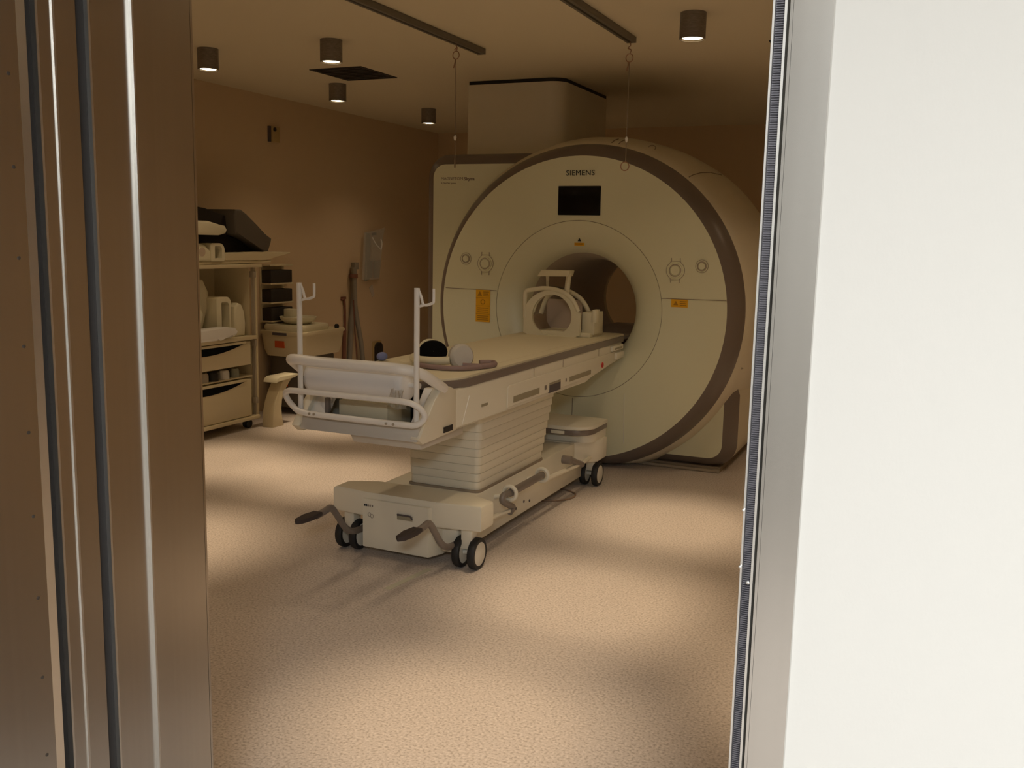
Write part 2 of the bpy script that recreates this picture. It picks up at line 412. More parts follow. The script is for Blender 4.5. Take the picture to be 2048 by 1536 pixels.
# hoist rails with hanging hook cords
def hoist(name, x, y0, y1, lb):
    t = thing(name, lb, 'rail', (x, (y0+y1)/2, H))
    bm = bmesh.new(); b_box(bm, x-.028, x+.028, y0, y1, H-.035, H-.0005, .003)
    finish('rail_profile', bm, M['rail'], t, smooth=True)
    box('slot_groove', x-.008, x+.008, y0+.01, y1-.01, H-.0355, H-.030, 'black', t)
    box('end_cap', x-.029, x+.029, y1, y1+.006, H-.036, H-.0005, 'cart_grey', t)
    return t
hoist('ceiling_rail', -2.835, 2.2, 5.76, 'long grey ceiling rail nearer the dark vent, its cord ending before the chimney box')
hoist('ceiling_rail', -1.815, 2.2, 5.71, 'long grey ceiling rail ending above the scanner logo with copper hook')
def hook_cord(x, y_, ztop, zring, zbead, zbot, lb, endring):
    t = thing('hanging_cord', lb, 'hanging cord', (x, y_, ztop), 'hook cords hanging from the ceiling rails')
    tube('hanger', [(x, y_, ztop), (x+.004, y_, ztop-.02), (x-.012, y_, ztop-.035), (x+.008, y_, zring+.045), (x, y_, zring+.022)], .003, 'wire', t, 8, 5)
    tube('ring', [(x+.022*math.cos(q), y_, zring+.024*math.sin(q)) for q in [2*PI*k/20 for k in range(20)]], .003, 'wire', t, 8, closed=True)
    tube('cord', [(x, y_, zring-.024), (x, y_, zbot)], .0024, 'cord', t, 6)
    tube('knot', [(x-.004, y_, zring-.024), (x-.008, y_, zring-.05), (x-.016, y_, zring-.075)], .004, 'wire', t, 8, 4)
    lathe('bead', [(.0005, zbead+.018), (.008, zbead+.010), (.010, zbead), (.006, zbead-.014), (.0005, zbead-.02)], (x, y_, 0), 'bar', t, axis='z', seg=14)
    if endring:
        tube('end_ring', [(x-.004+.026*math.cos(q), y_, zbot-.024+.026*math.sin(q)) for q in [2*PI*k/22 for k in range(22)]], .0032, 'wire', t, 8, closed=True)
    else:
        lathe('end_weight', [(.0005, zbot+.03), (.005, zbot+.02), (.005, zbot-.02), (.0005, zbot-.03)], (x, y_, 0), 'cord', t, axis='z', seg=10)
hook_cord(-2.835, 5.41, H-.034, 2.700, 2.208, 2.05, 'thin cord hanging from the rail nearer the vent, ending in a small weight', False)
hook_cord(-1.815, 5.685, H-.034, 2.675, 2.203, 2.068, 'thin cord with open ring at its end hanging before the scanner top', True)

# ------------------------------------------------------------------ MRI scanner
CX, CZ, FY = -2.34, 1.113, 6.32
mri = thing('mri_scanner', 'large off-white tunnel scanner with round face, taupe ring and black display', 'scanner', (CX, 7.2, 0))
C3 = (CX, 0, CZ)
lathe('front_cover', [(.6195, FY+.010), (.6195, FY), (.75, FY-.006), (.92, FY-.004), (1.056, FY)], C3, 'cover', mri, seg=160)
lathe('ring_trim', [(1.056, FY), (1.072, FY+.010), (1.11, FY+.055), (1.138, FY+.11), (1.148, FY+.155), (1.13, FY+.16)], C3, 'trim', mri, seg=160, zmin=.012)
lathe('seam_ring', [(.616, FY+.0055), (.6195, FY+.0055)], C3, 'seam', mri, seg=128)
lathe('bore_flare', [(.616, FY+.010), (.616, FY+.001), (.56, FY+.012), (.50, FY+.032), (.45, FY+.058), (.415, FY+.092), (.396, FY+.135)], C3, 'cover', mri, seg=128)
lathe('bore_tube', [(.396, FY+.135), (.384, FY+.20), (.365, FY+.30), (.35, FY+.42), (.35, 7.95)], C3, 'liner', mri, seg=96)
lathe('barrel', [(1.146, FY+.155), (1.163, FY+.17), (1.185, FY+.22), (1.215, FY+.36), (1.238, FY+.60), (1.245, FY+.95), (1.23, FY+1.3), (1.18, FY+1.62), (1.08, FY+1.82), (.9, FY+1.88), (.45, FY+1.86), (.37, FY+1.75), (.35, 7.95)], C3, 'cover2', mri, seg=160, zmin=.012)
# bed rail and cable inside the bore
box('bore_shelf', CX-.22, CX+.22, 6.72, 7.95, CZ-.235, CZ-.215, 'table_grey', mri)
tube('bore_cable', [(CX+.30, 6.9, CZ+.1), (CX+.27, 7.0, CZ+.04), (CX+.29, 7.1, CZ-.04), (CX+.315, 7.2, CZ-.12)], .006, 'seam', mri, 8, 6)
tube('bore_strip', [(CX+.345*math.cos(.35), y_, CZ+.345*math.sin(.35)) for y_ in (6.75, 7.9)], .004, 'seam', mri, 6)
# squared side body behind the round face
def side_outline(o, r):
    x0, x1, zb, zt = -3.71+o, -1.232-o, .03+o*.8, 2.222-o*.9
    pts = []
    for k in range(9):
        a = PI+.5*PI*k/8; pts.append((x0+.05+.05*math.cos(a), zb+.05+.05*math.sin(a)))
    for k in range(9):
        a = 1.5*PI+.5*PI*k/8; pts.append((x1-r+r*math.cos(a), zb+r+r*math.sin(a)))
    pts += [(x1, .55), (x1-.05, .69), (-2.78, .69), (-2.78, 1.75), (-2.62, zt)]
    for k in range(9):
        a = .5*PI+.5*PI*k/8; pts.append((x0+r+r*math.cos(a), zt-r+r*math.sin(a)))
    return pts
inn, mid, out = side_outline(.088, .10), side_outline(.03, .15), side_outline(0, .175)
loft('side_cover', [[(x, 6.565, z) for x, z in inn], [(x, 6.60, z) for x, z in inn]], 'cover', mri)
loft('border_trim', [[(x, 6.566, z) for x, z in inn], [(x, 6.60, z) for x, z in mid], [(x, 6.66, z) for x, z in out]], 'trim', mri, cap0=False, cap1=False)
loft('side_body', [[(x, 6.66, z) for x, z in out], [(x, 7.2, z) for x, z in out], [(x, 7.95, z) for x, z in out]], 'cover2', mri)
box('plinth', -3.62, -1.33, 6.60, 7.9, 0, .035, 'seam', mri)
box('plinth_edge', -2.05, -1.33, 6.565, 6.60, .004, .022, 'cart_grey', mri)
# chimney box on top
ch = rrect(-3.515, -2.715, 6.905, 7.93, (.02, .12, .02, .02), 10)
prism('chimney_box', ch, 'z', 2.0, 2.772, 'cover2', mri)
prism('chimney_gap', [(-2.72 if x > -2.73 else x, y_) for x, y_ in rrect(-3.51, -2.722, 6.912, 7.925, (.02, .115, .02, .02), 10)], 'z', 2.772, 2.799, 'black', mri)
# top seams and lifting points
for a in (52, ):
    q = math.radians(a)
    tube('barrel_seam', [(CX+r*math.cos(q), y_, CZ+r*math.sin(q)) for r, y_ in ((1.165, FY+.17), (1.187, FY+.22), (1.217, FY+.36), (1.240, FY+.6), (1.247, FY+.95))], .003, 'seam', mri, 6)
for a in (79.5, 82):
    q = math.radians(a)
    tube('barrel_seam', [(CX+r*math.cos(q), y_, CZ+r*math.sin(q)) for r, y_ in ((1.165, FY+.17), (1.187, FY+.22), (1.205, FY+.30))], .003, 'seam', mri, 6)
tube('lifting_point', [(CX+.42+.025*math.cos(q), 6.60, CZ+1.125+.018*math.sin(q)) for q in [2*PI*k/16 for k in range(16)]], .003, 'seam', mri, 6, closed=True)
# side seam where barrel meets the lower body
tube('body_seam', [(CX+1.185*math.cos(a), FY+.22, CZ+1.185*math.sin(a)) for a in (-.30, -.31)] + [(CX+1.238*math.cos(-.30), FY+.6, CZ+1.238*math.sin(-.30)), (CX+1.246*math.cos(-.28), FY+.95, CZ+1.246*math.sin(-.28))], .003, 'seam', mri, 6)
# seams on the face
def fseam(pts, r=.0022, m='seam'): tube('face_seam', pts, r, m, mri, 6)
yf = FY-.005
fseam([(-3.372, FY-.0065, 1.226), (-2.955, FY-.0065, 1.221)]); fseam([(-1.729, FY-.0065, 1.219), (-1.290, FY-.0065, 1.222)])
fseam([(-1.963, FY-.0065, .55), (-1.955, FY-.006, .20)], .0022, 'seam_light'); fseam([(-2.72, FY-.0065, .55), (-2.725, FY-.006, .20)], .0022, 'seam_light')
fseam([(-2.345, FY-.006, .487), (-2.345, FY-.006, .20)])
fseam([(CX+.48*math.cos(a), FY+.035, CZ-.538) for a in [PI*k/10 for k in range(11)]], .002)
# display, logo, labels
box('display', -2.494, -2.183, FY-.010, FY+.004, 1.766, 1.963, 'screen', mri, bev=.002)
text('maker_logo', 'SIEMENS', .050, (-2.337, FY-.006, 2.051), 'ink', mri, off=0, width=.207, space=1.05)
text('model_print', 'MAGNETOM', .030, (-3.463, 6.5645, 2.036), 'greyink', mri, width=.185)
text('model_print', 'Skyra', .032, (-3.318, 6.5645, 2.034), 'greyink', mri, off=.001, width=.092)
text('model_print', 'A Tim+Dot System', .018, (-3.492, 6.5645, 2.003), 'greyink', mri, width=.125)
bm = bmesh.new(); b_prism(bm, [(-2.346, 1.588), (-2.322, 1.588), (-2.334, 1.611)], 'y', FY+.006, FY+.010)
finish('warning_triangle', bm, M['ink'], mri)
lab = box('warning_label', -2.368, -2.296, FY+.003, FY+.008, 1.558, 1.578, 'yellow', mri)
text('label_print', 'ACHTUNG', .014, (-2.332, FY+.0025, 1.568), 'yellow_print', lab, width=.06)
def ylabel(x0, x1, za, zb, rows):
    l_ = box('warning_label', x0, x1, FY-.0085, FY-.0015, za, zb, 'yellow', mri)
    n = len(rows); hgt = (zb-za)/n; wv = x1-x0
    for k, kind in enumerate(rows):
        zc = zb-(k+.5)*hgt
        if 't' in kind:
            xx = x0+wv*(.28 if len(kind) > 1 else .5); s = min(hgt, wv)*.32
            bm = bmesh.new(); b_prism(bm, [(xx-s, zc-s*.8), (xx+s, zc-s*.8), (xx, zc+s)], 'y', FY-.0092, FY-.0086); finish('label_symbol', bm, M['yellow_print'], l_)
        if 'o' in kind:
            tube('label_symbol', [(x0+wv*.5+.016*math.cos(q), FY-.0088, zc+.016*math.sin(q)) for q in [2*PI*j/14 for j in range(14)]], .003, 'yellow_print', l_, 5, closed=True)
        if 'l' in kind:
            xa = x0+wv*(.52 if len(kind) > 1 else .12)
            for j in range(3):
                zz = zc+(1-j)*hgt*.24
                box('label_line', xa, x1-wv*(.08+.05*(j % 2)), FY-.0091, FY-.0086, zz-.003, zz+.003, 'yellow_print', l_)
        if k: box('label_line', x0, x1, FY-.0090, FY-.0086, zb-k*hgt-.0012, zb-k*hgt+.0012, 'yellow_print', l_)
ylabel(-3.121, -3.007, .988, 1.223, ['tl', 'o', 'l', 'l'])
ylabel(-1.659, -1.546, 1.165, 1.217, ['tl'])
# control pads and small knobs on both sides of the face
def knob(x, z_, big):
    Yk = FY-.005
    if big:
        pts = []
        for k in range(40):
            q = 2*PI*k/40; r = .062 if abs(math.cos(q)) > .5 else .062/max(.75, abs(math.sin(q)))*.98
            pts.append((x+r*math.cos(q), z_+r*1.0*math.sin(q)))
        o = prism('control_pad', pts, 'y', Yk-.004, Yk+.006, 'cover', mri, bev=.002)
        tube('pad_outline', [(a, Yk-.0035, b) for a, b in pts], .0022, 'cart_grey', o, 5, closed=True)
        lathe('dial', [(.050, Yk-.003), (.048, Yk-.012), (.036, Yk-.014), (.034, Yk-.010), (.030, Yk-.016), (.0005, Yk-.018)], (x, 0, z_), 'cover', o, seg=40)
        lathe('dial_ring', [(.043, Yk-.0128), (.036, Yk-.0145)], (x, 0, z_), 'cart_grey', o, seg=40)
        for s in (-1, 1):
            for u in (-1, 1):
                box('pad_mark', x+s*.030-.002, x+s*.030+.002, Yk-.006, Yk-.003, z_+u*.068-.014, z_+u*.068+.014, 'cart_grey', o)
    else:
        lathe('round_button', [(.042, Yk+.004), (.042, Yk-.003), (.037, Yk-.005), (.032, Yk-.002), (.024, Yk-.003), (.022, Yk-.009), (.0005, Yk-.010)], (x, 0, z_), 'cover', mri, seg=36)
        tube('button_ring', [(x+.028*math.cos(q), Yk-.004, z_+.028*math.sin(q)) for q in [2*PI*k/28 for k in range(28)]], .0045, 'cart_grey', mri, 6, closed=True)
        tube('button_ring', [(x+.042*math.cos(q), Yk-.003, z_+.042*math.sin(q)) for q in [2*PI*k/28 for k in range(28)]], .002, 'cart_grey', mri, 6, closed=True)
knob(-3.048, 1.414, True); knob(-3.208, 1.445, False); knob(-1.640, 1.409, True); knob(-1.464, 1.442, False)

# ------------------------------------------------------------------ patient table
TX = -2.34
tb = thing('patient_table', 'white wheeled patient table docked at the scanner tunnel with layered column', 'table', (TX, 4.9, 0))
HW = .335
def ends(y0, y1, hw, rf, rr=.02, seg=8): return rrect(TX-hw, TX+hw, y0, y1, (rf, rf, rr, rr), seg)
prism('table_top', ends(3.78, 6.44, HW-.012, .22), 'z', .925, .953, 'mattress', tb, bev=.006)
prism('side_band', ends(3.765, 6.40, HW+.002, .23), 'z', .905, .942, 'trim', tb, bev=.004)
# raised far edge and inlay of the top
prism('top_inlay', ends(4.25, 6.30, .25, .12, .06), 'z', .952, .9545, 'mattress', tb, bev=.001)
prof = [(3.86, .906), (3.86, .715), (5.62, .715), (5.74, .735), (6.35, .79), (6.35, .906)]
prism('bed_body', prof, 'x', TX-HW, TX+HW, 'table', tb, bev=.012)
for s in (-1, 1):   # end cheeks around the open front bay
    xa, xb = (TX+HW-.045, TX+HW) if s > 0 else (TX-HW, TX-HW+.045)
    ck = prism('end_cheek', [(3.87, .906), (3.87, .715), (3.56, .705), (3.52, .735), (3.66, .88), (3.74, .945), (3.80, .93)], 'x', xa, xb, 'table', tb, bev=.006)
    for pts in ([(.0, .15), (-.05, .02)],):
        pass
box('bay_back', TX-HW+.045, TX+HW-.045, 3.855, 3.87, .72, .905, 'black', tb)
box('bay_floor', TX-HW+.04, TX+HW-.04, 3.55, 3.87, .715, .728, 'black', tb)
prism('front_skirt', [(3.520, .722), (3.60, .715), (3.60, .79), (3.545, .79)], 'x', TX-.285, TX+.325, 'table_grey', tb, bev=.004)
prism('under_skirt', [(3.60, .672), (4.0, .672), (4.0, .715), (3.57, .715)], 'x', TX-.05, TX+HW-.03, 'table_grey', tb, bev=.004)
box('bay_box', TX-.155, TX+.105, 3.64, 3.85, .735, .85, 'mattress', tb, bev=.004)
for xa, xb in ((TX+.245, TX+.298), (TX-.292, TX-.205)):
    prism('end_plate', [(3.565, .735), (3.60, .735), (3.76, .925), (3.725, .925)], 'x', xa, xb, 'bar', tb, bev=.002)
box('bay_bracket', TX-.205, TX-.185, 3.60, 3.62, .79, .86, 'pedal', tb, bev=.002)
# push bar at the head of the table
zb_, yb_ = 1.040, 3.50
tube('push_bar', [(TX-.335, 3.74, .93), (TX-.352, 3.66, .965), (TX-.345, 3.56, 1.02), (TX-.30, yb_, zb_+.003), (TX-.15, yb_-.005, zb_), (TX+.15, yb_-.005, zb_), (TX+.255, yb_, zb_-.002), (TX+.315, 3.56, 1.018), (TX+.330, 3.66, .970), (TX+.325, 3.76, .925)], .0235, 'bar', tb, 14, 8)
tube('towel_rail', [(TX-.25, 3.47, .905), (TX, 3.465, .905), (TX+.27, 3.47, .905), (TX+.345, 3.49, .885), (TX+.370, 3.51, .840), (TX+.335, 3.50, .803), (TX+.26, 3.49, .800), (TX, 3.485, .802), (TX-.24, 3.49, .805), (TX-.31, 3.50, .83), (TX-.345, 3.50, .872), (TX-.32, 3.48, .898)], .0135, 'bar', tb, 12, 8, closed=True)
for s in (-1, 1):
    x = TX-.275 if s < 0 else TX+.326
    ps = tube('infusion_post', [(x, 3.515, .80), (x, 3.515, 1.385)], .0125, 'bar', tb, 10)
    tube('post_hook', [(x+.006, 3.515, 1.380), (x+.022, 3.515, 1.345), (x+.034, 3.515, 1.315), (x+.075, 3.515, 1.325), (x+.080, 3.515, 1.34), (x+.080, 3.515, 1.385)], .006, 'bar', ps, 8, 3)
    tube('post_hook', [(x+.008, 3.515, 1.308), (x+.034, 3.515, 1.315)], .006, 'bar', ps, 8)
    lathe('bar_clamp', [(.022, .795), (.022, .81)], (x, 3.515, 0), 'bar', ps, axis='z', seg=14, caps=True)
# clear plastic flap and small screws by the right post
for k, (x, z_) in enumerate(((TX+.20, .80), (TX+.235, .80), (TX-.20, .806), (TX-.175, .806))):
    lathe('rail_screw', [(.0005, 3.470), (.006, 3.472), (.006, 3.49)], (x, 0, z_), 'cart_grey', tb, seg=10)
# right and left side panels with slots
for s in (-1, 1):
    xs = TX+s*HW
    def sb(nm, y0, y1, za, zb, m, d=.004, parent=tb, bev=0):
        return box(nm, min(xs, xs+s*d), max(xs, xs+s*d), y0, y1, za, zb, m, parent, bev=bev)
    pn = prism('side_panel', [(4.43, .735), (5.66, .742), (6.33, .80), (6.33, .855), (4.45, .848), (4.43, .835)], 'x', min(xs, xs+s*.006), max(xs, xs+s*.006), 'table', tb, bev=.002)
    sb('panel_slot', 4.50, 4.85, .752, .784, 'slot', .0085, pn); sb('panel_slot', 5.32, 5.70, .757, .785, 'slot', .0085, pn)
    sb('grip_recess', 5.00, 5.17, .733, .778, 'slot_dark', .0095, pn); sb('grip_recess', 5.00, 5.17, .778, .79, 'slot', .009, pn)
    sb('panel_button', 4.93, 4.955, .760, .785, 'trim', .009, pn); sb('panel_button', 5.255, 5.27, .765, .785, 'trim', .009, pn)
    rb = lathe('stop_button', [(.0005, xs+s*.012), (.016, xs+s*.011), (.020, xs+s*.004)], (0, 5.925, .790), 'red', pn, axis='x', seg=18)
    sb('side_tag', 3.745, 3.83, .724, .750, 'black', .003)
    sb('side_latch', 4.13, 4.20, .785, .797, 'slot', .003)
    for y_, in ((4.78,), (5.22,), (5.86,)): sb('panel_joint', y_, y_+.004, .856, .900, 'seam', .0015)
    tube('panel_joint', [(xs+s*.001, 4.00, .86), (xs+s*.001, 3.93, .735)], .002, 'seam_light', tb, 6)
    sb('dock_latch', 6.10, 6.33, .86, .895, 'table', .018, bev=.004); sb('dock_latch', 6.18, 6.345, .80, .845, 'table', .022, bev=.006)
    sb('latch_slot', 6.14, 6.30, .868, .880, 'slot', .0195)
# lifting column built of stacked bellows covers
NB = 9
for k in range(NB):
    za, zb = .322+k*.0437, .322+(k+1)*.0437
    g = k*.004
    yb0, yb1 = 4.262-g*.6, 5.125+k*.016
    prism('bellows_segment', rrect(TX-.142-g*.5, TX+.262+g*.5, yb0, yb1, .03, 4), 'z', za+.001, zb, 'table', tb, bev=.0026)
prism('column_foot', rrect(TX-.148, TX+.268, 4.25, 5.13, .03, 4), 'z', .305, .323, 'seam', tb)
# wheeled base
prism('base_beam', rrect(TX-.272, TX+.272, 4.02, 5.90, .02, 3), 'z', .065, .312, 'table', tb, bev=.006)
fc = [(TX-.42, 3.975), (TX-.19, 3.955), (TX+.19, 3.955), (TX+.42, 3.975), (TX+.42, 4.11), (TX+.27, 4.18), (TX-.27, 4.18), (TX-.42, 4.11)]
prism('front_crossbar', fc, 'z', .205, .330, 'table', tb, bev=.012)
prism('rear_crossbar', [(TX-.385, 5.77), (TX-.26, 5.62), (TX+.26, 5.62), (TX+.385, 5.77), (TX+.385, 5.94), (TX-.385, 5.94)], 'z', .175, .318, 'table', tb, bev=.012)
prism('front_box', [(TX-.225, 3.945), (TX+.155, 3.935), (TX+.188, 4.02), (TX+.195, 4.2), (TX-.225, 4.2)], 'z', .050, .300, 'table', tb, bev=.004)
tx = tube('box_handle', [(TX-.015, 3.935, .243), (TX-.015, 3.928, .248), (TX+.06, 3.926, .248), (TX+.065, 3.926, .240), (TX+.065, 3.933, .232)], .0045, 'slot_dark', tb, 8)
box('handle_recess', TX-.02, TX+.066, 3.9335, 3.938, .222, .246, 'slot', tb)
for k, xx in enumerate((-.215, -.205, -.195, -.183, -.170)):
    box('box_print', TX+xx, TX+xx+.006, 3.940, 3.9445, .262, .272, 'ink' if k < 2 else 'greyink', tb)
for c_ in ((-.185, .221), (-.17, .214), (.125, .165)):
    tube('box_symbol', [(TX+c_[0]+.008*math.cos(q), 3.9375 if c_[0] > 0 else 3.9425, c_[1]+.010*math.sin(q)) for q in [2*PI*j/12 for j in range(12)]], .0012, 'greyink', tb, 5, closed=True)
# dock plate over the rear crossbar
prism('dock_plate', rrect(TX-.38, TX+.38, 5.58, 5.97, (.12, .12, .01, .01), 8), 'z', .405, .428, 'table', tb, bev=.006)
prism('dock_band', rrect(TX-.377, TX+.377, 5.583, 5.968, (.118, .118, .01, .01), 8), 'z', .372, .405, 'trim', tb, bev=.002)
prism('dock_riser', rrect(TX-.372, TX+.372, 5.66, 5.962, (.08, .08, .01, .01), 6), 'z', .316, .373, 'table', tb)
box('dock_tab', TX+.13, TX+.22, 5.574, 5.585, .378, .398, 'table', tb, bev=.002)
box('dock_link', TX-.25, TX+.25, 5.93, 6.33, .20, .36, 'cart_grey', tb)
# casters
def caster(x, y_, name='caster'):
    c = box(name, x-.030, x+.030, y_-.035, y_+.035, .10, .215, 'table', tb, bev=.008)
    lathe('axle', [(.012, x-.05), (.012, x+.05)], (0, y_, .078), 'hub', c, axis='x', seg=12, caps=True)
    for s in (-1, 1):
        xa, xb = x+s*.024, x+s*.060
        R = .078
        lathe('tyre', [(R-.020, xa), (R-.003, xa), (R, xa+s*.006), (R, xb-s*.006), (R-.004, xb), (R-.018, xb+s*.001), (R-.020, xb)], (0, y_, R), 'tyre', c, axis='x', seg=40, close=True)
        lathe('wheel_hub', [(.0005, xa+s*.004), (R-.020, xa+s*.004), (R-.0195, xb), (R-.03, xb+s*.003), (.0005, xb+s*.004)], (0, y_, R), 'hub', c, axis='x', seg=36)
caster(TX+.328, 4.035); caster(TX-.345, 4.035); caster(TX+.318, 5.845); caster(TX-.318, 5.845)
# brake pedals at the front
for xq, s in ((TX+.265, 0), (TX-.275, .04)):
    arm = tube('pedal_arm', [(xq, 4.03, .115), (xq, 3.93, .125+.0), (xq, 3.86, .165), (xq, 3.80, .235), (xq, 3.745, .292), (xq, 3.69, .290), (xq, 3.62, .283)], .0165, 'pedal', tb, 10, 5)
    prism('pedal_pad', [(xq-.024, 3.64), (xq+.024, 3.64), (xq+.030, 3.56), (xq+.024, 3.49), (xq, 3.462), (xq-.024, 3.49), (xq-.030, 3.56)], 'z', .284, .304, 'pedal_pad', arm, bev=.005)
# side foot bars
for s in (1,):
    xs = TX+s*.36
    tube('foot_bar', [(xs, 4.44, .283), (xs, 4.88, .283)], .021, 'pedal', tb, 12)
    for yy in (4.44, 4.88):
        tube('bar_collar', [(xs+.036*math.cos(q), yy, .283+.036*math.sin(q)) for q in [2*PI*k/20 for k in range(20)]], .011, 'table', tb, 8, closed=True)
        tube('bar_mount', [(xs-s*.02, yy, .27), (TX+s*.27, yy, .25)], .012, 'table', tb, 8)
    tube('foot_lever', [(xs, 4.44, .283), (xs, 4.36, .290), (xs, 4.35, .262), (xs, 4.42, .225), (xs, 4.48, .196), (xs, 4.44, .178)], .017, 'pedal', tb, 10, 5)
    tube('lever_rod', [(xs, 4.46, .185), (xs-s*.01, 4.32, .195), (xs-s*.02, 4.12, .205)], .011, 'table', tb, 8, 4)
    tube('foot_lever', [(xs, 5.27, .292), (xs, 5.35, .270), (xs, 5.45, .235), (xs, 5.54, .205)], .019, 'pedal', tb, 10, 5)
    lathe('lever_cap', [(.0005, xs-.03), (.026, xs-.028), (.026, xs+.028), (.0005, xs+.03)], (0, 5.27, .29), 'pedal', tb, axis='x', seg=18)
    tube('lever_rod', [(xs, 4.93, .245), (xs, 5.1, .238), (xs, 5.40, .222), (xs, 5.58, .215), (xs-s*.02, 5.80, .21)], .013, 'table', tb, 8, 5)
    for yy, zz in ((4.72, .115), (4.83, .130), (4.91, .115)):
        lathe('beam_screw', [(.0005, TX+s*.276), (.008, TX+s*.275), (.008, TX+s*.268)], (0, yy, zz), 'slot_dark', tb, axis='x', seg=10)

# ------------------------------------------------------------------ things on the table
# paper roll hanging behind the push bar
pr_ = thing('paper_roll', 'white crumpled paper roll held under the push bar of the table', 'paper roll', (TX-.02, 3.60, .87))
bm = bmesh.new()
prof = [(.0005, TX-.275), (.050, TX-.275), (.072, TX-.268), (.078, TX-.24), (.076, TX-.1), (.079, TX+.05), (.076, TX+.20), (.074, TX+.235), (.060, TX+.243), (.0005, TX+.243)]
b_lathe(bm, prof, (0, 3.60, .955), 'x', 40)
for v in bm.verts:
    if abs(v.co.x-TX) < .26:
        k = .0035*math.sin(v.co.x*37+v.co.z*23)+.0025*math.sin(v.co.x*83-v.co.z*51)
        d = Vector((0, v.co.y-3.60, v.co.z-.955)); v.co += d.normalized()*k if d.length > .03 else Vector()
finish('roll', bm, M['paper'], pr_, smooth=True, auto=None)
tube('roll_spindle', [(TX-.300, 3.60, .955), (TX+.295, 3.60, .955)], .012, 'bar', pr_, 10)

# crinkled clear bag tied by the right end of the roll
bag = thing('plastic_bag', 'crinkled clear plastic bag hanging beside the right end of the paper roll', 'bag', (TX+.25, 3.53, .865))
bm = bmesh.new()
g = []
for i in range(9):
    row = []
    for j in range(7):
        u, v = j/6, i/8
        row.append(bm.verts.new((TX+.205+.085*u*(1-.25*(1-v)), 3.495+.015*math.sin(u*9+v*7)+.01*math.cos(v*13+u*5), (.950-.085*v))))
    g.append(row)
for i in range(8):
    for j in range(6): bm.faces.new((g[i][j], g[i][j+1], g[i+1][j+1], g[i+1][j]))
bmesh.ops.solidify(bm, geom=bm.faces[:], thickness=.002)
finish('film', bm, M['clear'], bag, smooth=True, auto=None)
for k in range(4):
    tube('film_crease', [(TX+.215+.018*k, 3.492+.006*(k % 2), .945), (TX+.21+.019*k+.01*math.sin(k), 3.488, .91), (TX+.215+.017*k, 3.492, .872)], .0014, 'cart_grey', bag, 5, 3)

# headset with black ear cushion
hs = thing('headset', 'off-white scanner headset with black ear cushion lying on the table top', 'headset', (-2.27, 4.25, .953))
def disc(name, c, nrm, r, depth, m, parent, sx=1, r_in=0):
    nrm = Vector(nrm).normalized(); a = nrm.cross(Vector((0, 0, 1))).normalized(); b = nrm.cross(a); bm = bmesh.new(); R = []
    prof_ = [(.0008, -depth/2), (r*.82, -depth/2), (r, -depth*.25), (r, depth*.25), (r*.82, depth/2), (.0008, depth/2)]
    for rr, dd in prof_:
        R.append([bm.verts.new(Vector(c)+nrm*dd+a*rr*sx*math.cos(q)+b*rr*math.sin(q)) for q in [2*PI*k/28 for k in range(28)]])
    for A, B in zip(R, R[1:]):
        for k in range(28): bm.faces.new((A[k], A[(k+1) % 28], B[(k+1) % 28], B[k]))
    return finish(name, bm, M[m], parent, smooth=True, auto=50)
c1, c2 = Vector((-2.39, 4.34, 1.008)), Vector((-2.165, 4.22, 1.012))
e1 = disc('ear_cup', c1+Vector((-.035, .03, -.003)), (.55, -.80, .25), .066, .05, 'coil', hs)
disc('ear_cushion', c1, (.55, -.80, .25), .060, .045, 'softblack', e1, sx=1.25)
e2 = disc('ear_cup', c2, (.80, -.58, .12), .064, .058, 'table_grey', hs)
disc('cup_seam', c2+Vector((.004, -.003, 0)), (.80, -.58, .12), .0650, .006, 'cart_grey', e2)
tube('headband', [(-2.465, 4.29, .985), (-2.43, 4.22, .985), (-2.36, 4.16, .987), (-2.27, 4.145, .990), (-2.20, 4.17, .995)], .026, 'coil', hs, 12, 7, sy_=.8)
tube('headband', [(-2.465, 4.29, .985), (-2.47, 4.33, .985), (-2.45, 4.37, .990)], .022, 'coil', hs, 12, 6)
lathe('band_screw', [(.0005, 1.009), (.008, 1.008), (.008, 1.0)], (-2.452, 4.275, 0), 'slot_dark', hs, axis='z', seg=10)
tube('air_hose', [(-2.14, 4.19, .972), (-2.06, 4.24, .968), (-2.035, 4.33, .968), (-2.075, 4.40, .968), (-2.13, 4.36, .968)], .014, 'purple', hs, 10, 7)
tube('air_hose', [(-2.35, 4.12, .967), (-2.26, 4.095, .967), (-2.17, 4.10, .967), (-2.10, 4.14, .967), (-2.055, 4.22, .967)], .013, 'purple', hs, 10, 7)
bm = bmesh.new(); bmesh.ops.create_icosphere(bm, subdivisions=2, radius=1)
for v in bm.verts: v.co = Vector((-2.645+v.co.x*.028, 4.255+v.co.y*.035, .976+v.co.z*.023))
finish('squeeze_ball', bm, M['blue'], smooth=True, tagd=('small blue rubber squeeze ball lying on the far edge of the table', 'ball'))

